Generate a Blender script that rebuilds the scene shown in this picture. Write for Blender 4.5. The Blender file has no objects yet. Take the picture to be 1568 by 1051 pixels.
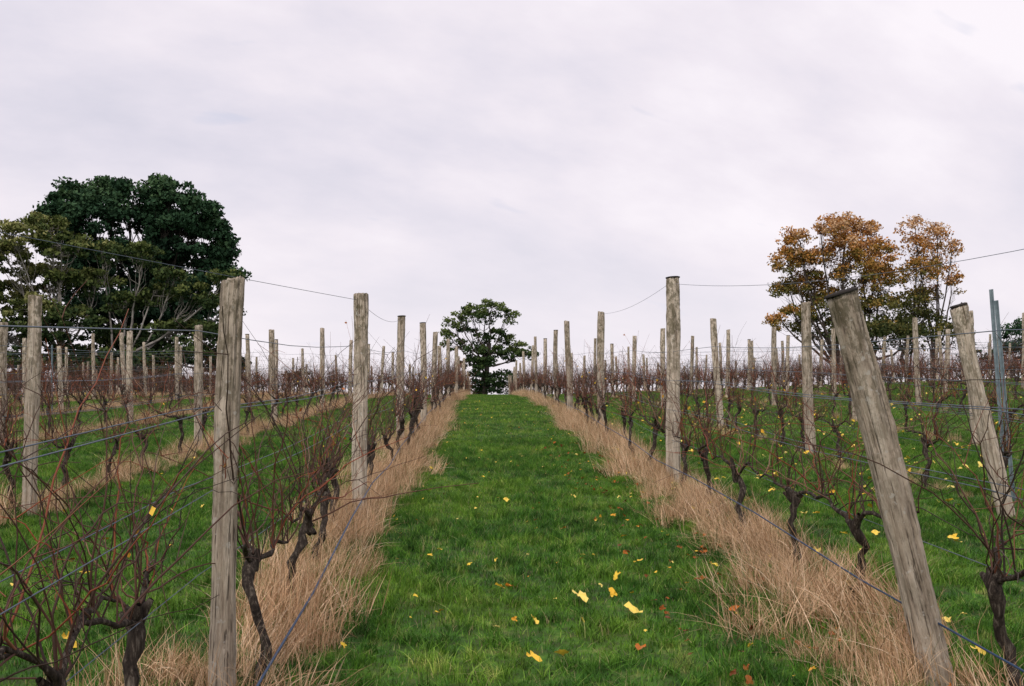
import bpy, math, random
import numpy as np
from mathutils import Vector
R = np.random.RandomState(7)
random.seed(7)
scene = bpy.context.scene
rad = math.radians

# ------------------------------------------------------------------ helpers
def sst(a, b, x):
    t = np.clip((np.asarray(x, float)-a)/(b-a), 0, 1)
    return t*t*(3-2*t)

def tz(x, y):
    x = np.asarray(x, float); y = np.asarray(y, float)
    yy = np.maximum(y, -30)
    z = 0.05*np.minimum(yy, 87)
    z = z - 0.0008*np.clip(yy-25, 0, 62)**2
    z = z - 0.0492*np.clip(yy-87, 0, 90)
    z = z + 0.035*np.clip(x-3, 0, 27)*sst(2, 32, yy)
    z = z + 0.012*np.sin(x*1.7+y*0.31)*np.sin(y*0.83+1.1)
    return z
def tzf(x, y): return float(tz(x, y))

def mk_mesh(name, V, faces, mats, tint=None, midx=None, smooth=False):
    V = np.asarray(V, np.float32)
    me = bpy.data.meshes.new(name)
    me.vertices.add(len(V)); me.vertices.foreach_set('co', V.ravel())
    faces = [np.asarray(f, np.int32) for f in faces if len(f)]
    loops = np.concatenate([f.ravel() for f in faces])
    tot = np.concatenate([np.full(len(f), f.shape[1], np.int32) for f in faces])
    start = np.concatenate([[0], np.cumsum(tot)[:-1]]).astype(np.int32)
    me.loops.add(len(loops)); me.loops.foreach_set('vertex_index', loops)
    me.polygons.add(len(tot)); me.polygons.foreach_set('loop_start', start)
    me.polygons.foreach_set('loop_total', tot)
    for m in (mats if isinstance(mats, (list, tuple)) else [mats]): me.materials.append(m)
    if midx is not None: me.polygons.foreach_set('material_index', np.asarray(midx, np.int32))
    me.polygons.foreach_set('use_smooth', np.full(len(tot), smooth, bool))
    if tint is not None:
        a = me.attributes.new('tint', 'FLOAT', 'POINT'); a.data.foreach_set('value', np.asarray(tint, np.float32))
    me.update(calc_edges=True); me.validate()
    return me

def add_obj(name, me, loc=(0,0,0), rot=(0,0,0), scl=(1,1,1), parent=None, coll=None):
    o = bpy.data.objects.new(name, me)
    o.location = loc; o.rotation_euler = rot; o.scale = scl
    (coll or scene.collection).objects.link(o)
    if parent: o.parent = parent
    return o

class TB:
    def __init__(s): s.V=[]; s.F=[]; s.M=[]; s.T=[]; s.n=0
    def tube(s, pts, rr, sides=6, mi=0, tint=0.5, cap=True):
        P = np.asarray(pts, float); n=len(P); rr=np.broadcast_to(np.asarray(rr,float),(n,))
        T = np.gradient(P, axis=0); T /= (np.linalg.norm(T,axis=1,keepdims=True)+1e-9)
        m = np.abs(T.mean(0)); ref = np.eye(3)[int(np.argmin(m))]
        U = np.cross(T, ref); U /= (np.linalg.norm(U,axis=1,keepdims=True)+1e-9)
        W = np.cross(T, U)
        a = np.linspace(0, 2*np.pi, sides, endpoint=False)
        ring = P[:,None,:] + rr[:,None,None]*(np.cos(a)[None,:,None]*U[:,None,:] + np.sin(a)[None,:,None]*W[:,None,:])
        s.V.append(ring.reshape(-1,3))
        i = np.arange(n-1)[:,None]*sides; j=np.arange(sides)[None,:]; j2=(j+1)%sides
        q = np.stack([i+j, i+j2, i+sides+j2, i+sides+j], -1).reshape(-1,4)+s.n
        s.F.append(q); s.M.append(np.full(len(q), mi)); s.T.append(np.full(n*sides, tint))
        s.n += n*sides
    def quads(s, C, size, mi, tint, rs, asp=0.7):
        C=np.asarray(C,float); n=len(C)
        A=rs.normal(size=(n,3)); A/=np.linalg.norm(A,axis=1,keepdims=True)
        B=np.cross(A, rs.normal(size=(n,3))); B/=np.linalg.norm(B,axis=1,keepdims=True)
        sz=np.broadcast_to(np.asarray(size,float),(n,))[:,None]*rs.uniform(.6,1.3,(n,1))
        A=A*sz; B=B*sz*asp
        V=np.stack([C-A, C-B*.9+A*.1, C+A, C+B],1).reshape(-1,3)
        q=np.arange(4*n).reshape(n,4)+s.n
        s.V.append(V); s.F.append(q); s.M.append(np.full(n,mi)); s.T.append(np.repeat(np.broadcast_to(tint,(n,)),4)); s.n+=4*n
    def mesh(s, name, mats, smooth=True):
        return mk_mesh(name, np.concatenate(s.V), [np.concatenate(s.F)], mats, tint=np.concatenate(s.T), midx=np.concatenate(s.M), smooth=smooth)

# ------------------------------------------------------------------ materials
def newmat(name):
    m = bpy.data.materials.new(name); m.use_nodes=True
    nt=m.node_tree; nt.nodes.clear()
    out=nt.nodes.new('ShaderNodeOutputMaterial'); b=nt.nodes.new('ShaderNodeBsdfPrincipled')
    nt.links.new(b.outputs[0], out.inputs[0])
    b.inputs['Roughness'].default_value=.85; b.inputs['Specular IOR Level'].default_value=.15
    return m, nt, b, out
def nd(nt, t, **k):
    n=nt.nodes.new(t)
    for a,v in k.items(): setattr(n,a,v)
    return n
def noise(nt, vec, scale, detail=4, rough=.55):
    n=nd(nt,'ShaderNodeTexNoise'); n.inputs['Scale'].default_value=scale; n.inputs['Detail'].default_value=detail
    n.inputs['Roughness'].default_value=rough
    if vec is not None: nt.links.new(vec, n.inputs['Vector'])
    return n.outputs['Fac']
def ramp(nt, fac, stops):
    r=nd(nt,'ShaderNodeValToRGB'); e=r.color_ramp.elements
    while len(e)<len(stops): e.new(.5)
    for i,(p,c) in enumerate(stops):
        e[i].position=p; e[i].color=(c[0],c[1],c[2],1) if hasattr(c,'__len__') else (c,c,c,1)
    nt.links.new(fac, r.inputs['Fac']); return r.outputs['Color']
def mix(nt, fac, a, b, mode='MIX'):
    m=nd(nt,'ShaderNodeMix', data_type='RGBA', blend_type=mode)
    for s,v in ((m.inputs['Factor'],fac),(m.inputs['A'],a),(m.inputs['B'],b)):
        if isinstance(v,(int,float)): s.default_value=v
        elif isinstance(v,tuple): s.default_value=(*v,1)
        else: nt.links.new(v,s)
    return m.outputs['Result']
def mth(nt, op, a, b=0.0):
    m=nd(nt,'ShaderNodeMath', operation=op)
    for s,v in ((m.inputs[0],a),(m.inputs[1],b)):
        if isinstance(v,(int,float)): s.default_value=v
        else: nt.links.new(v,s)
    return m.outputs[0]
def attr(nt,name='tint'):
    a=nd(nt,'ShaderNodeAttribute'); a.attribute_name=name; return a.outputs['Fac']
def scaled(nt, vec, s):
    m=nd(nt,'ShaderNodeMapping'); m.inputs['Scale'].default_value=s; nt.links.new(vec,m.inputs['Vector']); return m.outputs[0]
def bump(nt,b,h,strength,dist):
    n=nd(nt,'ShaderNodeBump'); n.inputs['Strength'].default_value=strength; n.inputs['Distance'].default_value=dist
    nt.links.new(h,n.inputs['Height']); nt.links.new(n.outputs[0], b.inputs['Normal'])

# ground
def green_patch(nt):
    g=nd(nt,'ShaderNodeNewGeometry').outputs['Position']
    n1=noise(nt,g,1.1,3,.6); n2=noise(nt,g,6.0,3,.7)
    c=ramp(nt,n1,[(.34,(.024,.070,.014)),(.48,(.046,.15,.018)),(.62,(.15,.28,.030))])
    c2=ramp(nt,n2,[(.34,(.030,.040,.014)),(.46,(.042,.125,.018)),(.57,(.105,.24,.025)),(.70,(.32,.34,.11))])
    return g, mix(nt,.60,c,c2)
m_ground,nt,b,_=newmat('ground_soil_and_turf')
g,c=green_patch(nt)
d=noise(nt,g,9,5,.7)
c=mix(nt,ramp(nt,d,[(.42,0.0),(.62,.7)]),c,(.07,.055,.03))
c=mix(nt,.2,c,(.015,.05,.01))
nt.links.new(c,b.inputs['Base Color']); bump(nt,b,d,.6,.03)
# lawn
m_grass,nt,b,out=newmat('grass_blades')
g,c=green_patch(nt); t=attr(nt)
c=mix(nt,.85,c,ramp(nt,t,[(0,(.32,.38,.40)),(.45,(1.0,.98,.95)),(.85,(1.9,1.65,1.6)),(.93,(2.7,2.1,2.7))]),'MULTIPLY')
c=mix(nt,ramp(nt,t,[(.925,0),(.94,.75)]),c,(.38,.30,.16))
nt.links.new(c,b.inputs['Base Color']); b.inputs['Roughness'].default_value=.6
b.inputs['Specular IOR Level'].default_value=.10
# straw
m_straw,nt,b,_=newmat('dry_grass_stalks')
t=attr(nt); g=nd(nt,'ShaderNodeNewGeometry').outputs['Position']
c=ramp(nt,t,[(0,(.04,.11,.02)),(.10,(.09,.14,.03)),(.15,(.22,.13,.065)),(.38,(.50,.32,.185)),(.72,(.78,.55,.35)),(1,(.92,.77,.58))])
c=mix(nt,.6,c,ramp(nt,noise(nt,g,1.3,2),[(.3,(.7,.65,.6)),(.7,(1.2,1.15,1.1))]),'MULTIPLY')
nt.links.new(c,b.inputs['Base Color'])
# wood
m_wood,nt,b,_=newmat('weathered_post_wood')
tc=nd(nt,'ShaderNodeTexCoord').outputs['Object']; oi=nd(nt,'ShaderNodeObjectInfo').outputs['Random']
off=nd(nt,'ShaderNodeVectorMath',operation='ADD'); cb=nd(nt,'ShaderNodeCombineXYZ')
o10=mth(nt,'MULTIPLY',oi,37.0); nt.links.new(o10,cb.inputs[0]); nt.links.new(o10,cb.inputs[2])
nt.links.new(tc,off.inputs[0]); nt.links.new(cb.outputs[0],off.inputs[1]); v=off.outputs[0]
grain=noise(nt,scaled(nt,v,(34,34,1.6)),1,6,.7)
blot=noise(nt,scaled(nt,v,(12,12,3.6)),1,6,.7)
fine=noise(nt,scaled(nt,v,(100,100,4)),1,3,.6)
c=ramp(nt,grain,[(.28,(.28,.225,.175)),(.45,(.62,.535,.44)),(.66,(.88,.80,.69))])
c=mix(nt,.9,c,ramp(nt,blot,[(.30,(.34,.31,.28)),(.42,(.80,.78,.75)),(.55,(1.0,.98,.95)),(.70,(1.12,1.1,1.06))]),'MULTIPLY')
c=mix(nt,ramp(nt,fine,[(.56,0),(.65,.85)]),c,(.09,.07,.055))
sp=nd(nt,'ShaderNodeSeparateXYZ'); nt.links.new(tc,sp.inputs[0])
lich=mth(nt,'MULTIPLY', ramp(nt,noise(nt,scaled(nt,v,(20,20,11)),1,6,.75),[(.47,0),(.55,1)]), ramp(nt,mth(nt,'MULTIPLY',sp.outputs[2],.5),[(.3,.12),(.85,.95)]))
c=mix(nt,mth(nt,'MULTIPLY',lich,.78),c,(.13,.115,.065))
c=mix(nt,ramp(nt,noise(nt,v,30,3,.6),[(.62,0),(.68,.6)]),c,(.76,.74,.68))
tone=ramp(nt,oi,[(0,(.68,.65,.62)),(.5,(.88,.85,.82)),(1,(1,.97,.94))])
tn=mix(nt,.9,c,tone,'MULTIPLY')
nt.links.new(tn,b.inputs['Base Color'])
bump(nt,b,mth(nt,'ADD',grain,mth(nt,'MULTIPLY',fine,-.9)),1.0,.016)
m_cap,nt,b,_=newmat('dark_post_end')
b.inputs['Base Color'].default_value=(.035,.03,.027,1)
# vine
m_bark,nt,b,_=newmat('vine_bark')
tc=nd(nt,'ShaderNodeTexCoord').outputs['Object']; n=noise(nt,scaled(nt,tc,(60,60,12)),1,5,.7)
nt.links.new(ramp(nt,n,[(.3,(.013,.010,.009)),(.52,(.05,.038,.030)),(.70,(.21,.175,.14))]),b.inputs['Base Color']); bump(nt,b,n,1,.012)
m_cane,nt,b,_=newmat('vine_canes')
nt.links.new(ramp(nt,attr(nt),[(0,(.035,.025,.02)),(.35,(.075,.043,.032)),(.7,(.135,.064,.045)),(.88,(.28,.07,.03)),(1,(.28,.20,.14))]),b.inputs['Base Color'])
b.inputs['Roughness'].default_value=.5
m_leaf,nt,b,_=newmat('autumn_leaves')
nt.links.new(ramp(nt,attr(nt),[(0,(.16,.05,.015)),(.3,(.50,.15,.02)),(.5,(.76,.42,.04)),(.75,(.88,.62,.07)),(1,(.88,.74,.26))]),b.inputs['Base Color'])
b.inputs['Roughness'].default_value=.5
m_wire,nt,b,_=newmat('galvanised_wire'); b.inputs['Base Color'].default_value=(.13,.16,.2,1); b.inputs['Metallic'].default_value=.3; b.inputs['Roughness'].default_value=.5
m_drip,nt,b,_=newmat('irrigation_hose'); b.inputs['Base Color'].default_value=(.03,.06,.12,1); b.inputs['Roughness'].default_value=.4
m_steel,nt,b,_=newmat('steel_picket')
n=noise(nt,nd(nt,'ShaderNodeTexCoord').outputs['Object'],9,4)
nt.links.new(ramp(nt,n,[(.3,(.12,.16,.18)),(.7,(.30,.37,.40))]),b.inputs['Base Color']); b.inputs['Metallic'].default_value=.2
def tree_mats(nm, stops, bark):
    m,nt,b,out=newmat(nm+'_foliage')
    c=ramp(nt,attr(nt),stops); nt.links.new(c,b.inputs['Base Color'])
    m2,nt,b,_=newmat(nm+'_bark')
    n=noise(nt,nd(nt,'ShaderNodeTexCoord').outputs['Object'],2.5,3)
    nt.links.new(ramp(nt,n,[(.35,tuple(x*.45 for x in bark)),(.6,bark)]),b.inputs['Base Color'])
    return m,m2

# ------------------------------------------------------------------ ground
xs=np.unique(np.concatenate([np.linspace(-1500,-60,25),np.linspace(-60,60,161),np.linspace(60,1500,25)]))
ys=np.unique(np.concatenate([np.linspace(-300,-10,15),np.linspace(-10,110,201),np.linspace(110,200,31),np.linspace(200,3000,30)]))
X,Y=np.meshgrid(xs,ys); V=np.stack([X,Y,tz(X,Y)],-1).reshape(-1,3)
nx=len(xs); i=np.arange(len(ys)-1)[:,None]*nx; j=np.arange(nx-1)[None,:]
F=np.stack([i+j,i+j+1,i+nx+j+1,i+nx+j],-1).reshape(-1,4)
add_obj('ground', mk_mesh('ground',V,[F],m_ground,smooth=True))

# ------------------------------------------------------------------ instancing
def scatter(name, templates, P, rot, scl, idx, realize=False):
    col=bpy.data.collections.new(name+'_parts')
    for k,me in enumerate(templates):
        col.objects.link(bpy.data.objects.new('%s_part_%02d'%(name,k), me))
    me=bpy.data.meshes.new(name); n=len(P)
    me.vertices.add(n); me.vertices.foreach_set('co', np.asarray(P,np.float32).ravel())
    a=me.attributes.new('rot','FLOAT_VECTOR','POINT'); a.data.foreach_set('vector',np.asarray(rot,np.float32).ravel())
    a=me.attributes.new('scl','FLOAT_VECTOR','POINT'); a.data.foreach_set('vector',np.asarray(scl,np.float32).ravel())
    a=me.attributes.new('idx','INT','POINT'); a.data.foreach_set('value',np.asarray(idx,np.int32))
    o=add_obj(name,me)
    ng=bpy.data.node_groups.new(name+'_scatter','GeometryNodeTree')
    ng.interface.new_socket('Geometry',in_out='INPUT',socket_type='NodeSocketGeometry')
    ng.interface.new_socket('Geometry',in_out='OUTPUT',socket_type='NodeSocketGeometry')
    gi=ng.nodes.new('NodeGroupInput'); go=ng.nodes.new('NodeGroupOutput')
    ip=ng.nodes.new('GeometryNodeInstanceOnPoints'); ci=ng.nodes.new('GeometryNodeCollectionInfo')
    ci.inputs['Collection'].default_value=col; ci.inputs['Separate Children'].default_value=True; ci.inputs['Reset Children'].default_value=True
    def na(nm,dt):
        q=ng.nodes.new('GeometryNodeInputNamedAttribute'); q.data_type=dt; q.inputs['Name'].default_value=nm; return q.outputs['Attribute']
    er=ng.nodes.new('FunctionNodeEulerToRotation'); L=ng.links.new
    L(na('rot','FLOAT_VECTOR'),er.inputs[0]); L(er.outputs[0],ip.inputs['Rotation'])
    L(na('scl','FLOAT_VECTOR'),ip.inputs['Scale']); L(na('idx','INT'),ip.inputs['Instance Index'])
    ip.inputs['Pick Instance'].default_value=True
    L(ci.outputs[0],ip.inputs['Instance']); L(gi.outputs[0],ip.inputs['Points'])
    if realize:
        rz=ng.nodes.new('GeometryNodeRealizeInstances'); L(ip.outputs[0],rz.inputs[0]); L(rz.outputs[0],go.inputs[0])
    else: L(ip.outputs[0],go.inputs[0])
    md=o.modifiers.new('scatter','NODES'); md.node_group=ng
    return o
def slope_rot(x,y):
    e=.3
    return np.stack([np.arctan((tz(x,y+e)-tz(x,y-e))/(2*e)), -np.arctan((tz(x+e,y)-tz(x-e,y))/(2*e)), np.zeros_like(x)],-1)

def blades(rs, n, size, hmin, hmax, w, lean, segs, tint, clump=0, bias=(0,0), droop=0.0, csig=.035):
    x=rs.uniform(-size/2,size/2,n); y=rs.uniform(-size/2,size/2,n)
    if clump:
        cx=rs.uniform(-size/2,size/2,clump); cy=rs.uniform(-size/2,size/2,clump); k=rs.randint(0,clump,n)
        x=cx[k]+rs.normal(0,csig,n); y=cy[k]+rs.normal(0,csig,n)
        tint=np.clip(tint*.75+rs.uniform(0,.25,clump)[k],0,1)
    h=rs.uniform(hmin,hmax,n); az=rs.uniform(0,2*np.pi,n)
    ln=np.abs(rs.normal(0,lean,n))
    dx=np.cos(az)*ln+bias[0]; dy=np.sin(az)*ln+bias[1]
    fa=rs.uniform(0,2*np.pi,n); fx=np.cos(fa); fy=np.sin(fa)
    W=w*rs.uniform(.7,1.3,n)
    VV=[]
    for s in range(segs+1):
        t=s/segs; bend=t**1.8
        px=x+dx*h*bend; py=y+dy*h*bend; pz=h*(t-droop*(ln+.2)*t*t*.5)
        ww=W*(1-t)**.7/2
        if s<segs:
            VV.append(np.stack([px-fx*ww,py-fy*ww,pz],-1)); VV.append(np.stack([px+fx*ww,py+fy*ww,pz],-1))
        else: VV.append(np.stack([px,py,pz],-1))
    k=2*segs+1
    V=np.stack(VV,1).reshape(-1,3); base=np.arange(n)[:,None]*k
    Q=[base+np.array([[2*s,2*s+1,2*s+3,2*s+2]]) for s in range(segs-1)]
    T=base+np.array([[2*segs-2,2*segs-1,2*segs]])
    fs=([np.concatenate(Q)] if Q else [])+[T]
    return V,fs,np.repeat(tint,k)

tm=[]
for k in range(16):
    rs=np.random.RandomState(100+k); far=k>=8
    V,fs,t=blades(rs,1300 if far else 2500,1.0,.02,.055,.009 if far else .0058,.7,1 if far else 2,rs.uniform(0,1,1300 if far else 2500))
    if not far:
        V2,f2,t2=blades(rs,1800,.94,.03,.10,.0055,.9,2,rs.uniform(0,1,1800),clump=38,csig=.026)
        n0=len(V); V=np.concatenate([V,V2]); fs=[np.concatenate([a,b2+n0]) for a,b2 in zip(fs,f2)]; t=np.concatenate([t,t2])
    tm.append(mk_mesh('turf%d'%k,V,fs,m_grass,tint=t))
gx,gy=np.meshgrid(np.arange(-30,40),np.arange(1,56)); gx=gx.ravel()+.5; gy=gy.ravel()+.5
keep=np.abs(gx)<(gy*.62+3); gx=gx[keep]; gy=gy[keep]
n=len(gx)
scatter('lawn_grass',tm,np.stack([gx,gy,tz(gx,gy)-.004],-1),slope_rot(gx,gy),np.ones((n,3))*np.stack([np.ones(n),np.ones(n),R.uniform(.75,1.2,n)],-1),R.randint(0,8,n)+np.where(gy>17,8,0))
tm=[]
for k in range(6):
    rs=np.random.RandomState(160+k); n=90
    V,fs,t=blades(rs,n,.2,.04,.13,.006,.9,3,rs.uniform(.3,1,n),droop=.3)
    tm.append(mk_mesh('tuss%d'%k,V,fs,m_grass,tint=t))
n=3600; x=R.uniform(-14,18,n); y=2+R.uniform(0,1,n)**1.5*30
scatter('grass_tussocks',tm,np.stack([x,y,tz(x,y)],-1),np.stack([0*x,0*x,R.uniform(0,6.28,n)],-1),np.repeat(R.uniform(.35,1.0,(n,1)),3,1),R.randint(0,6,n),realize=True)

# ------------------------------------------------------------------ rows
rows={ 'L':[-1.15,-4.25,-7.4,-10.5,-13.6,-16.7,-19.8,-22.9,-26,-29,-32], 'R':[2.1,4.65,7.6,10.6,13.5,16.5,19.5,22.5,25.5,28.5,31.5,34.5]}
allrows=rows['L']+rows['R']
tm=[]
for k in range(9):
    rs=np.random.RandomState(200+k); n=230
    V,fs,t=blades(rs,n,.42,.10,.44,.0050,.55,4,rs.uniform(0,1,n),clump=16,droop=.5,csig=.045)
    tm.append(mk_mesh('straw%d'%k,V,fs,m_straw,tint=t))
P=[];S=[];RT=[]
for rx in allrows:
    near=rx in(-1.15,2.1)
    if near: yy=np.concatenate([np.arange(-1,12,.105),np.arange(12,24,.15),np.arange(24,72,.30)])
    else:
        step=.22 if rx<0 else .6
        yy=np.arange(-1 if abs(rx)<6 else 8, 62, step*(1 if abs(rx)<12 else 1.8))
    n=len(yy); yy=yy+R.uniform(-.1,.1,n)
    cx=rx+(.06 if rx<0 else -.14) if near else rx
    if rx==2.1: cx=cx-.20*(1-sst(4.0,8.0,yy))
    xx=cx+np.clip(R.normal(0,.16 if near else .16,n),-.38,.38)
    ph=R.uniform(0,6); wv=.9+.12*np.sin(yy*1.9+ph)+.08*np.sin(yy*4.3+ph*2)
    sc=np.clip(R.uniform(.6,1.12,n)*wv,.4,1.2)*(1.0 if near else (.85 if rx<0 else .5))
    P.append(np.stack([xx,yy,tz(xx,yy)-.01],-1)); S.append(np.stack([sc,sc,sc*R.uniform(.72,1.15,n)],-1))
    tilt=R.normal(.18 if rx<0 else -.30,.17,n) if near else R.normal(0,.15,n)
    RT.append(np.stack([R.normal(0,.15,n),tilt,R.uniform(-.4,.4,n)],-1))
P=np.concatenate(P);S=np.concatenate(S);RT=np.concatenate(RT); I=R.randint(0,9,len(P))
nr=(np.abs(P[:,0])<6)&(P[:,1]<24)
scatter('dry_grass_strip',tm,P[nr],RT[nr],S[nr],I[nr],realize=True)
scatter('distant_dry_grass',tm,P[~nr],RT[~nr],S[~nr],I[~nr])

# ------------------------------------------------------------------ posts
def post_mesh(name,H,r,seed,cap=False,hi=False):
    rs=np.random.RandomState(seed); sides,rings=(48,90) if hi else (14,14)
    a=np.linspace(0,2*np.pi,sides,endpoint=False); z=np.linspace(-.35,H,rings)
    A,Z=np.meshgrid(a,z)
    f=1+.05*np.sin(A+rs.uniform(0,6))*np.sin(Z*2+rs.uniform(0,6))+.035*np.sin(3*A+rs.uniform(0,6)+Z*.7)+.02*np.sin(5*A+Z*1.3+rs.uniform(0,6))
    f*=1+.04*np.sin(Z*5+rs.uniform(0,6))+.025*np.sin(Z*13+rs.uniform(0,6))+.01*rs.normal(size=rings)[:,None]
    f*= 1.06-.09*(Z/H)
    if hi:
        for _ in range(16):
            ca=rs.uniform(0,6.28); z0=rs.uniform(0,H); ln=rs.uniform(.2,.8)
            da=np.abs((A-ca+.15*np.sin(Z*3)+np.pi)%(2*np.pi)-np.pi)
            f*=1-.15*np.exp(-(da/.075)**2)*np.exp(-((Z-z0)/ln)**4)
        for _ in range(12):
            ca=rs.uniform(0,6.28); z0=rs.uniform(.1,H)
            da=np.abs((A-ca+np.pi)%(2*np.pi)-np.pi)
            f*=1+rs.uniform(-.14,.16)*np.exp(-(da/.3)**2-((Z-z0)/.035)**2)
        f*=1+rs.normal(size=f.shape)*.009
    bx=.016*np.sin(Z*1.7+rs.uniform(0,6)); by=.012*np.sin(Z*1.3+rs.uniform(0,6))
    Vx=np.cos(A)*r*f+bx; Vy=np.sin(A)*r*f+by
    Zz=Z.copy(); sl=rs.uniform(-.12,.12); Zz[-1]+=sl*Vx[-1]*2+rs.normal(size=sides)*.004
    V=np.stack([Vx,Vy,Zz],-1).reshape(-1,3)
    i=np.arange(rings-1)[:,None]*sides; j=np.arange(sides)[None,:]; j2=(j+1)%sides
    F=np.stack([i+j,i+j2,i+sides+j2,i+sides+j],-1).reshape(-1,4); M=[0]*len(F)
    top=V[-sides:]; c=top.mean(0); n0=len(V)
    V=np.concatenate([V, c+(top-c)*.88+[0,0,.008], c[None]+[0,0,.005]])
    tb=n0-sides; jj=np.arange(sides); jj2=(jj+1)%sides
    F2=np.stack([tb+jj,tb+jj2,n0+jj2,n0+jj],-1); T=np.stack([n0+jj,n0+jj2,np.full(sides,n0+sides)],-1)
    M+= [0]*sides; fs=[np.concatenate([F,F2]),]; MT=[1]*sides
    if cap:
        n1=len(V); cr=r*1.07; q=[]
        for zz,rr in ((.004,cr),(.014,cr),(.019,cr*.8)):
            q.append(np.stack([c[0]+np.cos(a)*rr*(1+.03*np.sin(2*a)),c[1]+np.sin(a)*rr,c[2]+zz+.04*np.cos(a)*r],-1))
        V=np.concatenate([V]+q+[c[None]+[0,0,.022]])
        C1=np.stack([n1+jj,n1+jj2,n1+sides+jj2,n1+sides+jj],-1); C2=C1+sides
        fs[0]=np.concatenate([fs[0],C1,C2]); M+=[1]*(2*sides)
        T=np.concatenate([T,np.stack([n1+2*sides+jj,n1+2*sides+jj2,np.full(sides,n1+3*sides)],-1),np.stack([n1+jj2,n1+jj,np.full(sides,n0+sides)],-1)]); MT+=[1]*(2*sides)
    return mk_mesh(name,V,[fs[0],T],[m_wood,m_cap],midx=M+MT,smooth=True)
def put_post(me,x,y,tx=0,ty=0,H=2.0,s=1):
    return add_obj('wooden_post',me,(x,y,tzf(x,y)),(-math.atan(ty/H),math.atan(tx/H),0),(s,s,1))
near=[(-1.05,3.94,1.70,.047,.075,0,False),(-1.05,8.64,1.94,.063,-.03,0,False),(-1.29,15.6,2.03,.062,0,0,True),(-1.15,19.0,2.05,.06,0,.05,True),(-1.15,23.2,2.0,.06,.03,0,False),
 (1.93,4.2,1.70,.066,-.45,-.02,True),(2.13,11.1,2.29,.075,-.03,0,True),(2.27,19,2.26,.07,-.03,0,False),(2.12,24.5,2.30,.07,-.05,0,False),(2.12,29,2.2,.065,0,0,True),
 (4.62,8.82,1.90,.070,-.43,-.05,True),(4.62,14,2.15,.068,-.1,0,False),(4.75,20,2.15,.065,-.12,0,False),(4.7,26,2.1,.065,0,0,False),(4.7,31,2.05,.065,0,0,False),
 (7.55,15.2,2.05,.072,-.15,0,False),(7.6,20.3,2.05,.067,-.05,0,False),(7.6,26,2.05,.067,0,0,False),
 (-4.0,8.8,1.93,.060,.03,0,False),(-4.28,15,1.88,.060,-.02,0,False),(-4.4,21,1.98,.060,-.06,0,False),(-7.5,15.5,1.95,.062,.05,0,False),(-7.45,21,1.95,.062,0,0,False)]
for k,(x,y,H,r,tx,ty,cap) in enumerate(near):
    put_post(post_mesh('post%d'%k,H,r,300+k,cap,hi=(y<16)),x,y,tx,ty,H)
done={}
for p in near:
    k=min(allrows,key=lambda q:abs(q-p[0])); done.setdefault(k,[]).append(p[1])
vari=[post_mesh('postv%d'%k,1.9+.05*k,.058+.003*(k%3),400+k,cap=(k%4==1)) for k in range(8)]
for rx in allrows:
    dl=done.get(rx,[0]); y0=max(dl) if rx in done else (9+R.uniform(0,1))
    y=y0+(5.1 if rx in done else 0)+R.uniform(-.3,.3)
    while y<84:
        hh=R.uniform(.88,1.06)*(1.0 if rx<0 else 1.04)
        o=add_obj('wooden_post',vari[R.randint(8)],(rx+R.normal(0,.05),y,0),(R.normal(0,.025),R.normal(0,.03),R.uniform(0,6)),(1,1,hh))
        o.location.z=tzf(o.location.x,y); y+=5.1+R.uniform(-.5,.5)
put_post(vari[2],-3.35,2.6,0,0,2.0).scale.z=1.08
put_post(vari[3],3.6,3.2,0,0,2.0).scale.z=1.1

def picket(x,y,H,tx):
    V=[];prof=[]
    for k in range(3):
        a=k*2*np.pi/3+.5; d=np.array([np.cos(a),np.sin(a)]); e=np.array([-d[1],d[0]])
        prof+= [d*.022-e*.003, d*.022+e*.003, (d+np.array([np.cos(a+2*np.pi/3),np.sin(a+2*np.pi/3)]))*.004]
    prof=np.array(prof); m=len(prof); zz=np.linspace(-.2,H,24)
    for z in zz: V.append(np.column_stack([prof,np.full(m,z)]))
    V=np.concatenate(V); i=np.arange(23)[:,None]*m; j=np.arange(m)[None,:]; j2=(j+1)%m
    F=np.stack([i+j,i+j2,i+m+j2,i+m+j],-1).reshape(-1,4)
    add_obj('steel_star_picket',mk_mesh('picket',V,[F,np.array([np.arange(m)+23*m])],m_steel),(x,y,tzf(x,y)),(0,math.atan(tx/H),0))
picket(5.0,9.5,2.05,-.15); picket(5.12,9.6,1.95,-.17); picket(-10.4,24,1.7,.0)

# ------------------------------------------------------------------ wires
def rnoise(rs,n,s): return np.cumsum(rs.normal(0,s,n))
for rx in allrows:
    tb=TB(); yy=np.arange(-3,82,1.0)
    rw=.0022 if abs(rx)<6 else .0028
    for h in (.52,.86,1.18,1.5):
        for side in ((-.07,.07) if h in(.86,1.18) and abs(rx)<6 else (0.0,)):
            xx=rx+side+.02*np.sin(yy*.5+h*9)
            sag=-.03*np.abs(np.sin((yy-4)/5.1*np.pi))
            tb.tube(np.stack([xx,yy,tz(rx,yy)+h+sag],-1),rw,4)
    add_obj('trellis_wire',tb.mesh('wire',[m_wire]))
tb=TB(); yy=np.array([1.5,2.5,3.6,5,7,9,11,13,16,20,25,30,38,46,55])
tb.tube(np.stack([np.interp(yy,[1.5,3.6,9,15,55],[-.68,-.80,-1.0,-1.1,-1.15]),yy,tz(-1,yy)+.25+.03*np.sin(yy)],-1),.0055,8)
tb.tube(np.stack([np.interp(yy,[1.5,3.6,9,15,55],[1.95,2.0,2.0,2.05,2.1])-.1,yy,tz(2,yy)+.3+.03*np.sin(yy)],-1),.0045,8)
add_obj('irrigation_hose',tb.mesh('hose',[m_drip]))
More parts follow.
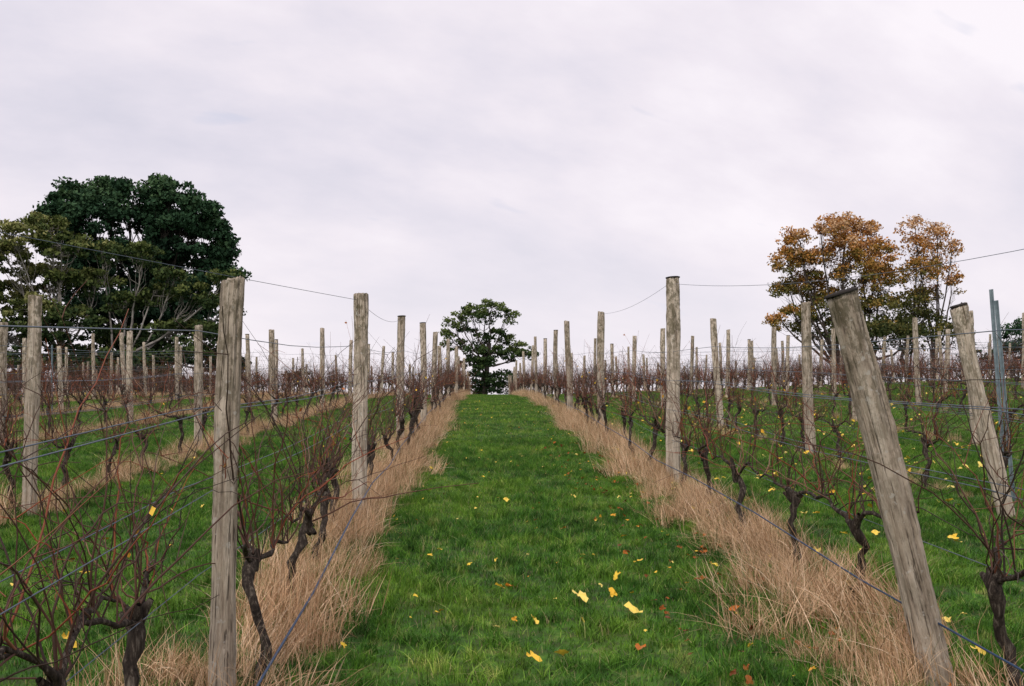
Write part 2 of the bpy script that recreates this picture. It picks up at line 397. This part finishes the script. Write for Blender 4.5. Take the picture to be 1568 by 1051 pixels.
def span(tb,a,b,sag,r=.0020):
    t=np.linspace(0,1,22)[:,None]; p=np.array(a)*(1-t)+np.array(b)*t; p[:,2]-=sag*4*(t*(1-t))[:,0]; tb.tube(p,r,5)
tb=TB()
span(tb,(-1.08,8.64,2.33),(-3.35,2.6,2.27),.01)
span(tb,(-1.08,8.64,2.33),(-1.29,15.6,2.78),.10)
span(tb,(2.1,11.1,2.78),(3.6,3.2,2.36),.21)
span(tb,(2.1,11.1,2.80),(2.24,19,3.19),.10)
add_obj('overhead_wire',tb.mesh('ow',[m_wire]))

# ------------------------------------------------------------------ vines
def vine_mesh(name,seed,ncane=20,hgt=.50,lo=False,spread=1.0,lmul=1.0):
    rs=np.random.RandomState(seed); tb=TB()
    n=12; t=np.linspace(0,1,n)
    px=rnoise(rs,n,.015)+rs.uniform(-.08,.08)*t; py=rnoise(rs,n,.024)+rs.uniform(-.12,.12)*t
    px-=px[0]; py-=py[0]
    r=.021*(1.25-.35*t)*(1+rs.normal(0,.16,n)); r[-3:]*=1.35
    tb.tube(np.stack([px,py,t*(hgt+.05)-.05],-1),r,9,0)
    head=np.array([px[-1],py[-1],hgt])
    for _ in range(5):
        d=rs.normal(size=3)*.035; tb.tube([head-[0,0,.05],head+d*.5,head+d+[0,0,.03]],[.024,.020,.010],7,0)
    starts=[]
    for sgn in (-1,1):
        L=rs.uniform(.3,.65)*spread; m=8; s=np.linspace(0,1,m)
        ay=head[1]+sgn*L*s; ax=head[0]*(1-s)+rnoise(rs,m,.014); az=head[2]-.02+ .10*s**.6+rnoise(rs,m,.014)
        if rs.rand()<.5: az+=.08*np.sin(s*3.1)
        A=np.stack([ax,ay,az],-1); A[0]=head-[0,0,.03]
        tb.tube(A,(.014*(1-.55*s))*(1+rs.normal(0,.15,m)),7,0)
        starts+=[A[q] for q in range(1,m)]*2
    starts+=[head]*4
    lv=[]
    for c in range(ncane):
        st=starts[rs.randint(len(starts))]; L=rs.uniform(.3,.95)*(1 if rs.rand()<.75 else 1.25)*lmul; m=11; s=np.linspace(0,1,m)
        d=np.array([rs.normal(0,.20),rs.normal(0,.36),1.0])
        if rs.rand()<.25: d=np.array([rs.normal(0,.5),rs.normal(0,.9),.45])
        d/=np.linalg.norm(d)
        curl=np.array([rs.normal(0,.28),rs.normal(0,.45),-abs(rs.normal(0,.35))])
        Pn=st+L*(s[:,None]*d+ (s**2)[:,None]*curl*.8)
        Pn+=np.cumsum(rs.normal(0,.012,(m,3)),0); Pn[0]=st
        tt=rs.uniform(0,1)
        tb.tube(Pn,(.0054 if lo else .0041)*(1-.68*s)*rs.uniform(.6,1.2),4 if lo else 5,1,tint=tt)
        for _ in range(rs.randint(0,4)):
            q=rs.randint(2,m-1); d2=rs.normal(0,.6,3)+d*.5; l2=rs.uniform(.06,.3); s2=np.linspace(0,1,4)[:,None]
            tb.tube(Pn[q]+s2*d2*l2+s2**2*rs.normal(0,.07,3),[.002,.0016,.0012,.0009],3 if lo else 4,1,tint=tt)
        if rs.rand()<.10: lv.append(Pn[rs.randint(3,m)]+[0,0,-.02])
    if lv: tb.quads(lv,.018,2,rs.uniform(.1,.8,len(lv)),rs)
    return tb.mesh(name,[m_bark,m_cane,m_leaf])
vm=[vine_mesh('vine%d'%k,500+k,ncane=28,lmul=1.12) for k in range(14)]
near_v=[(-.97,4.3,0),(-1.04,5.35,1),(-1.2,2.75,2),(-1.25,3.45,3),(-1.3,2.15,9),(-1.12,6.7,4),(-1.15,7.9,5),(2.06,5.5,6),(2.1,6.6,7),(2.0,7.6,8),(2.1,9.3,9),(2.15,4.0,10),(4.6,10.4,11),(4.75,9.1,12),(4.6,7.4,13)]
for x,y,k in near_v:
    add_obj('grapevine',vm[k],(x,y,tzf(x,y)),(0,0,R.normal(0,.15)))
P=[];RT=[];S=[]
for rx in allrows:
    y0={-1.15:9.2,2.1:10.4,4.65:11.8,-4.25:5.0}.get(rx, 7.5 if abs(rx)<8 else 10)
    y=y0
    while y<74:
        x=rx+R.normal(0,.04); s=R.uniform(.85,1.1)
        if abs(rx)<6 and y<22:
            add_obj('grapevine',vm[R.randint(14)],(x,y,tzf(x,y)),(0,0,R.choice([0,np.pi])+R.normal(0,.15)),(s,s,s*R.uniform(.92,1.08)))
        else:
            P.append((x,y,tzf(x,y)));RT.append((0,0,R.choice([0,np.pi])+R.normal(0,.15)));S.append((s,s,s*R.uniform(.95,1.18)))
        y+=1.25+R.uniform(-.2,.2)
vm2=[vine_mesh('vinef%d'%k,560+k,ncane=34,lo=True,spread=1.3) for k in range(10)]
scatter('distant_grapevines',vm2,P,RT,S,R.randint(0,10,len(P)))

# ------------------------------------------------------------------ fallen leaves
def leaf_template(seed):
    rs=np.random.RandomState(seed); m=15; a=np.linspace(-2.6,2.6,m)
    r=.042*(.75+.25*np.cos(a*2.5*1.0)+.1*rs.normal(size=m)*.6)*(1.05-.1*np.abs(a))
    V=np.stack([r*np.cos(a),r*np.sin(a),.012*np.abs(np.sin(a*1.5))+rs.normal(0,.004,m)],-1)
    V=np.concatenate([[[-.012,0,0.0]],V]); F=np.stack([np.zeros(m-1,int),np.arange(1,m),np.arange(2,m+1)],-1)
    return mk_mesh('leaf',V,[F],m_leaf,tint=np.full(len(V),.5),smooth=False)
lt=[leaf_template(700+k) for k in range(16)]
tints=[.0,.1,.2,.3,.35,.45,.55,.6,.65,.7,.75,.8,.85,.9,.95,1]
for me,t in zip(lt,tints): me.attributes['tint'].data.foreach_set('value',np.full(len(me.vertices),t,np.float32))
pts=[(888,930,1.4,13),(970,955,1.5,12),(818,967,.9,11),(860,1020,1.0,9),(816,1025,1.1,8),(767,915,.9,7),(783,915,1.0,4),(945,898,.9,9),(938,927,.9,7),(978,875,1.0,8),(775,777,1.0,11),(738,740,.9,10),(878,770,.9,12),(660,725,.9,11),(1090,880,1.1,11),(1230,800,1.2,12),(1185,735,1.2,12),(1186,825,1.2,13),(1463,845,1.3,12),(1248,800,1,7),(862,822,.9,4),(1125,955,1.1,3),(980,1012,1.0,3),(1060,790,1,10),(105,1005,1.3,8)]
P=[];S=[];I=[]
for u,v,s,k in pts:
    y=1524*1.4/(v-548); x=(u-740)*y/1524; P.append((x,y,tzf(x,y)+.068)); S.append((s,)*3); I.append(k)
def sc_leaves(n,x0,x1,y0,y1,pw,smin,smax,hi):
    for _ in range(n):
        x=R.uniform(x0,x1); y=y0+(y1-y0)*R.uniform()**pw; P.append((x,y,tzf(x,y)+.055+R.uniform(0,.02))); s=R.uniform(smin,smax); S.append((s,)*3); I.append(hi())
sc_leaves(290,-.8,1.9,3.5,32,1.1,.22,.55,lambda:R.choice([0,1,3,5,8,9,10,11,12,13,14]))
sc_leaves(500,1.9,7.5,4,28,1.0,.5,1.15,lambda:R.choice([6,8,9,10,11,12,13,14]))
sc_leaves(260,7,18,12,34,1.0,.6,1.3,lambda:R.choice([7,9,11,12,13]))
sc_leaves(160,-9,-1.2,3,26,1.0,.35,.8,lambda:R.choice([0,1,2,3,5,9,12]))
sc_leaves(170,.9,1.7,3,16,1.0,.35,.75,lambda:R.choice([0,1,2,1,0,1,5]))
n=len(P); scatter('fallen_leaves',lt,P,np.stack([R.normal(0,.4,n),R.normal(0,.4,n),R.uniform(0,6.28,n)],-1),S,I,realize=True)

# ------------------------------------------------------------------ trees
def tree(name,x,y,trunk_r,fork_z,lobes,mats,leaf,per,seed,cl_r=.75,nmul=1.0,depth=1.0,trunks=1,lean=0,tw=1.0,flat=.62):
    rs=np.random.RandomState(seed); gz=tzf(x,y)
    root=bpy.data.objects.new(name,None); root.location=(x,y,gz); scene.collection.objects.link(root)
    wood=TB(); lf=TB(); fk=[]
    for k in range(trunks):
        ox=(k-(trunks-1)/2)*trunk_r*3; h=fork_z-gz; s=np.linspace(0,1,8)
        P=np.stack([ox+ox*s*1.5+rnoise(rs,8,.12)+lean*s,rnoise(rs,8,.12),-.4+s*(h+.4)],-1)
        r=trunk_r*(1.15-.5*s); r[0]*=1.35; wood.tube(P,r,12,0); fk.append((P[-1],P))
    for (lx,lz,rx,rz,tint) in lobes:
        c=np.array([lx-x,rs.uniform(-1,1)*rx*depth*1.1,lz-gz])
        f,TP=min(fk,key=lambda q:np.linalg.norm((q[0]-c)[:2]))
        st=TP[rs.randint(4,8)] if c[2]>f[2]*.6 else TP[3]
        s=np.linspace(0,1,9)[:,None]; mid=st*.5+c*.5+np.array([(c[0]-st[0])*.18,0,-.08*abs(c[0]-st[0])])
        B=(1-s)**2*st+2*s*(1-s)*mid+s*s*c; B[1:]+=np.cumsum(rs.normal(0,.12,(8,3)),0); sr=np.linspace(1,.3,9)
        wood.tube(B,trunk_r*.34*sr,8,0)
        nc=int(max(9,nmul*5.0*(rx*rz)/(cl_r**2)))
        for _ in range(nc):
            d=rs.normal(size=3); d/=np.linalg.norm(d)
            if d[2]<-.2 and rs.rand()<.6: d[2]*=-1
            q=c+d*np.array([rx,rx*depth,rz])*rs.uniform(.3,1.05)**.5
            b0=B[rs.randint(5,9)]; ss=np.linspace(0,1,5)[:,None]
            tp=b0+(q-b0)*ss; tp[1:-1]+=rs.normal(0,.12*cl_r/.75,(3,3)); tp[:,2]-= .12*np.sin(ss[:,0]*3.14)*np.linalg.norm(q-b0)*.5
            wood.tube(tp,tw*trunk_r*np.array([.11,.085,.06,.04,.02]),4,0)
            cr=cl_r*rs.uniform(.55,1.25); k=int(per*rs.uniform(.6,1.4))
            pp=rs.normal(size=(k,3)); pp/=np.linalg.norm(pp,axis=1,keepdims=True); pp*=rs.uniform(0,1,(k,1))**.4
            pp=q+pp*np.array([cr,cr,cr*flat])
            tt=np.clip(tint+rs.normal(0,.12)+rs.normal(0,.07,k)+.18*(pp[:,2]-q[2])/cr+.12*d[2],0,1)  # random leaf tone plus clump shading painted into the tint, lighter upward
            lf.quads(pp,leaf,0,tt,rs)
    add_obj('trunk_and_limbs',wood.mesh(name+'_w',[mats[1]]),parent=root)
    add_obj('foliage',lf.mesh(name+'_f',[mats[0]],smooth=False),parent=root)
def lob(L,D):
    k=D/1524
    return [((u-740)*k, 1.4+(624-v)*k, ru*k, rv*k, t) for u,v,ru,rv,t in L]
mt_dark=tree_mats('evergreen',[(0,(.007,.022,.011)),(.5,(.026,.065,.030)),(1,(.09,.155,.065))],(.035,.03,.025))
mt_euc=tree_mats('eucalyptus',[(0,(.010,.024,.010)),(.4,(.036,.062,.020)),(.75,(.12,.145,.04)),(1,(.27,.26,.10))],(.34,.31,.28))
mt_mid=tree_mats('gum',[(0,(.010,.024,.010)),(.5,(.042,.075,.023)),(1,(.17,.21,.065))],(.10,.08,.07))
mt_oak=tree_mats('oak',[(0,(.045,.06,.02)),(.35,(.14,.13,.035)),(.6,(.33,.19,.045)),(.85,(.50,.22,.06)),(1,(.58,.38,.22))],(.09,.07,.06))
D=98
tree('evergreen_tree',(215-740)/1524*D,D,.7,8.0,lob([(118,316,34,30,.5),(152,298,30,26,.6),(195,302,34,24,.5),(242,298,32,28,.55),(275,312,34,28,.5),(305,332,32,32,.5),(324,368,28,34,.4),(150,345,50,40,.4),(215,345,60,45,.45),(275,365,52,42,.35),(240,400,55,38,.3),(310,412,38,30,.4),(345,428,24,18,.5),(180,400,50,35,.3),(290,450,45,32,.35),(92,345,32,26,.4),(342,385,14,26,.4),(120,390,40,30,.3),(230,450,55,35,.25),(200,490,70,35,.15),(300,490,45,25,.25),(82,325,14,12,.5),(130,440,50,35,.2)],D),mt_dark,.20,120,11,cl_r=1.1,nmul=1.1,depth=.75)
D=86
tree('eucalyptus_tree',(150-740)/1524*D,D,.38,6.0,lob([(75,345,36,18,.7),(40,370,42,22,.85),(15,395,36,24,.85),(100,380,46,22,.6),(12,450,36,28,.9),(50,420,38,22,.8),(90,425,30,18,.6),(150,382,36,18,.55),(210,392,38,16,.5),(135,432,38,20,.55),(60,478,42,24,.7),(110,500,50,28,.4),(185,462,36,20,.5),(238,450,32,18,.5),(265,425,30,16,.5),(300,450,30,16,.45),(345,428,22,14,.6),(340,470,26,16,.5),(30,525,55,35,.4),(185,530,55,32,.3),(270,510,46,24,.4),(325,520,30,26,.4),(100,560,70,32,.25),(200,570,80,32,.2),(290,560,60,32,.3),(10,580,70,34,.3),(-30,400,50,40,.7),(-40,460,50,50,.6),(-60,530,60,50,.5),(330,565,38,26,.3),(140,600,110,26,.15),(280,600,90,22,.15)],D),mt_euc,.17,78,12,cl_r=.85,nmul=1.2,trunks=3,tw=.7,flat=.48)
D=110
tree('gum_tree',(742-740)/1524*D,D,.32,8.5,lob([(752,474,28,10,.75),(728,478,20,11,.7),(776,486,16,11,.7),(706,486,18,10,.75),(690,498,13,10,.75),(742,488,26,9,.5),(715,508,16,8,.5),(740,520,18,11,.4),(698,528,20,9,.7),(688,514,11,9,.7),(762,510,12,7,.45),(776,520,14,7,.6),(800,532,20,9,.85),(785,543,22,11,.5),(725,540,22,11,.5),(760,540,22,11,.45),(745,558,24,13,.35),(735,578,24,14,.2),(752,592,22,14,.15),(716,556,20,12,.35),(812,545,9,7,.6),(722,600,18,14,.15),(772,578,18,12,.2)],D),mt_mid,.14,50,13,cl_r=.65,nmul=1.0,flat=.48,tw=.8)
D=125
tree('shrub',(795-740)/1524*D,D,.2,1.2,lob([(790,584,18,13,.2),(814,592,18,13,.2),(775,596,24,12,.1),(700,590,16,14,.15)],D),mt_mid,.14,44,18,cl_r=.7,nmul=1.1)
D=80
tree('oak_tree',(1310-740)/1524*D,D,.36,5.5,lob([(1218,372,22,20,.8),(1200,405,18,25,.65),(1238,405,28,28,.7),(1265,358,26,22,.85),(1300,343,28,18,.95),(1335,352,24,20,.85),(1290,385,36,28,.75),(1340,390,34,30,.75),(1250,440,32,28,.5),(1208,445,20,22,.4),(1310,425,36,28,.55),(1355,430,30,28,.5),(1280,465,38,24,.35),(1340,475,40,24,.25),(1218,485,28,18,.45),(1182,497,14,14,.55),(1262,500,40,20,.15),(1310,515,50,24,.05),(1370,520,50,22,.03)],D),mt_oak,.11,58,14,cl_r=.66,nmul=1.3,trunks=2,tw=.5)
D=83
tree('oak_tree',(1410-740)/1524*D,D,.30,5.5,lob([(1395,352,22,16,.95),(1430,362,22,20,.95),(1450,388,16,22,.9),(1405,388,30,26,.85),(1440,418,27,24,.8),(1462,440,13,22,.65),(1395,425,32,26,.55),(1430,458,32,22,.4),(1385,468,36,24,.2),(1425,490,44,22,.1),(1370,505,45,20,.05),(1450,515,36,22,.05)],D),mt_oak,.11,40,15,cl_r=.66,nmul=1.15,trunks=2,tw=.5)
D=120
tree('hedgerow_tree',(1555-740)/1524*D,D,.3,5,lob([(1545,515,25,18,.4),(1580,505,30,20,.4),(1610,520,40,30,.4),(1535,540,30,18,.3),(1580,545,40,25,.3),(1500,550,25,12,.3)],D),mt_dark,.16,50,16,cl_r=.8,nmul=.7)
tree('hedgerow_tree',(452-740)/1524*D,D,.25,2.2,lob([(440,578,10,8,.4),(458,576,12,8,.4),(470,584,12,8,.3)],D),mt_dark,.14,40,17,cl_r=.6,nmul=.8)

# ------------------------------------------------------------------ sky + light
w=bpy.data.worlds.new('World'); scene.world=w; w.use_nodes=True; nt=w.node_tree; nt.nodes.clear()
out=nd(nt,'ShaderNodeOutputWorld'); bg=nd(nt,'ShaderNodeBackground'); bg.inputs['Strength'].default_value=.1
nt.links.new(bg.outputs[0],out.inputs[0])
sky=nd(nt,'ShaderNodeTexSky',sky_type='NISHITA'); sky.sun_disc=False; sky.sun_elevation=rad(45); sky.sun_rotation=rad(205)
tc=nd(nt,'ShaderNodeTexCoord').outputs['Generated']; sp=nd(nt,'ShaderNodeSeparateXYZ'); nt.links.new(tc,sp.inputs[0])
zz=mth(nt,'ADD',mth(nt,'MAXIMUM',sp.outputs[2],0.0),.50)
cb=nd(nt,'ShaderNodeCombineXYZ'); nt.links.new(mth(nt,'DIVIDE',sp.outputs[0],zz),cb.inputs[0]); nt.links.new(mth(nt,'DIVIDE',sp.outputs[1],zz),cb.inputs[1])
mp=nd(nt,'ShaderNodeMapping'); mp.inputs['Rotation'].default_value=(0,0,rad(-20)); mp.inputs['Location'].default_value=(8.1,3.4,0); nt.links.new(cb.outputs[0],mp.inputs['Vector']); p=mp.outputs[0]
n1=noise(nt,scaled(nt,p,(1.2,2.0,1)),1.0,2,.5); n2=noise(nt,scaled(nt,p,(4.2,7.0,1)),1.0,5,.55)
f=mth(nt,'ADD',mth(nt,'MULTIPLY',n1,.6),mth(nt,'MULTIPLY',n2,.4))
c=ramp(nt,f,[(.36,(7.1,6.9,7.9)),(.44,(8.0,7.6,8.5)),(.52,(9.0,8.4,9.1)),(.62,(10.1,9.5,10.0))])
wis=ramp(nt,noise(nt,scaled(nt,p,(3.0,8.0,1)),2.0,3,.5),[(.68,0.0),(.77,.45)])
c=mix(nt,wis,c,(6.2,6.5,8.0))
hz=ramp(nt,sp.outputs[2],[(0,1.0),(.24,0.0)])
c=mix(nt,mth(nt,'MULTIPLY',hz,.75),c,(9.7,9.05,9.5))
c=mix(nt,.96,sky.outputs[0],c)
nt.links.new(c,bg.inputs['Color'])
sl=bpy.data.lights.new('sun','SUN'); sl.energy=1.5; sl.angle=rad(14); sl.color=(1,.95,.87)
so=bpy.data.objects.new('sun',sl); so.rotation_euler=(rad(45),0,rad(-25)); scene.collection.objects.link(so)

cam=bpy.data.cameras.new('camera'); cam.lens=35; cam.sensor_width=36; cam.clip_end=5000; cam.clip_start=.05
cam.shift_x=44/1568; cam.shift_y=98.5/1568
co=bpy.data.objects.new('camera',cam); co.location=(0,0,1.4); co.rotation_euler=(rad(90),0,0); scene.collection.objects.link(co); scene.camera=co
scene.view_settings.view_transform='Standard'; scene.view_settings.look='None'; scene.view_settings.exposure=0
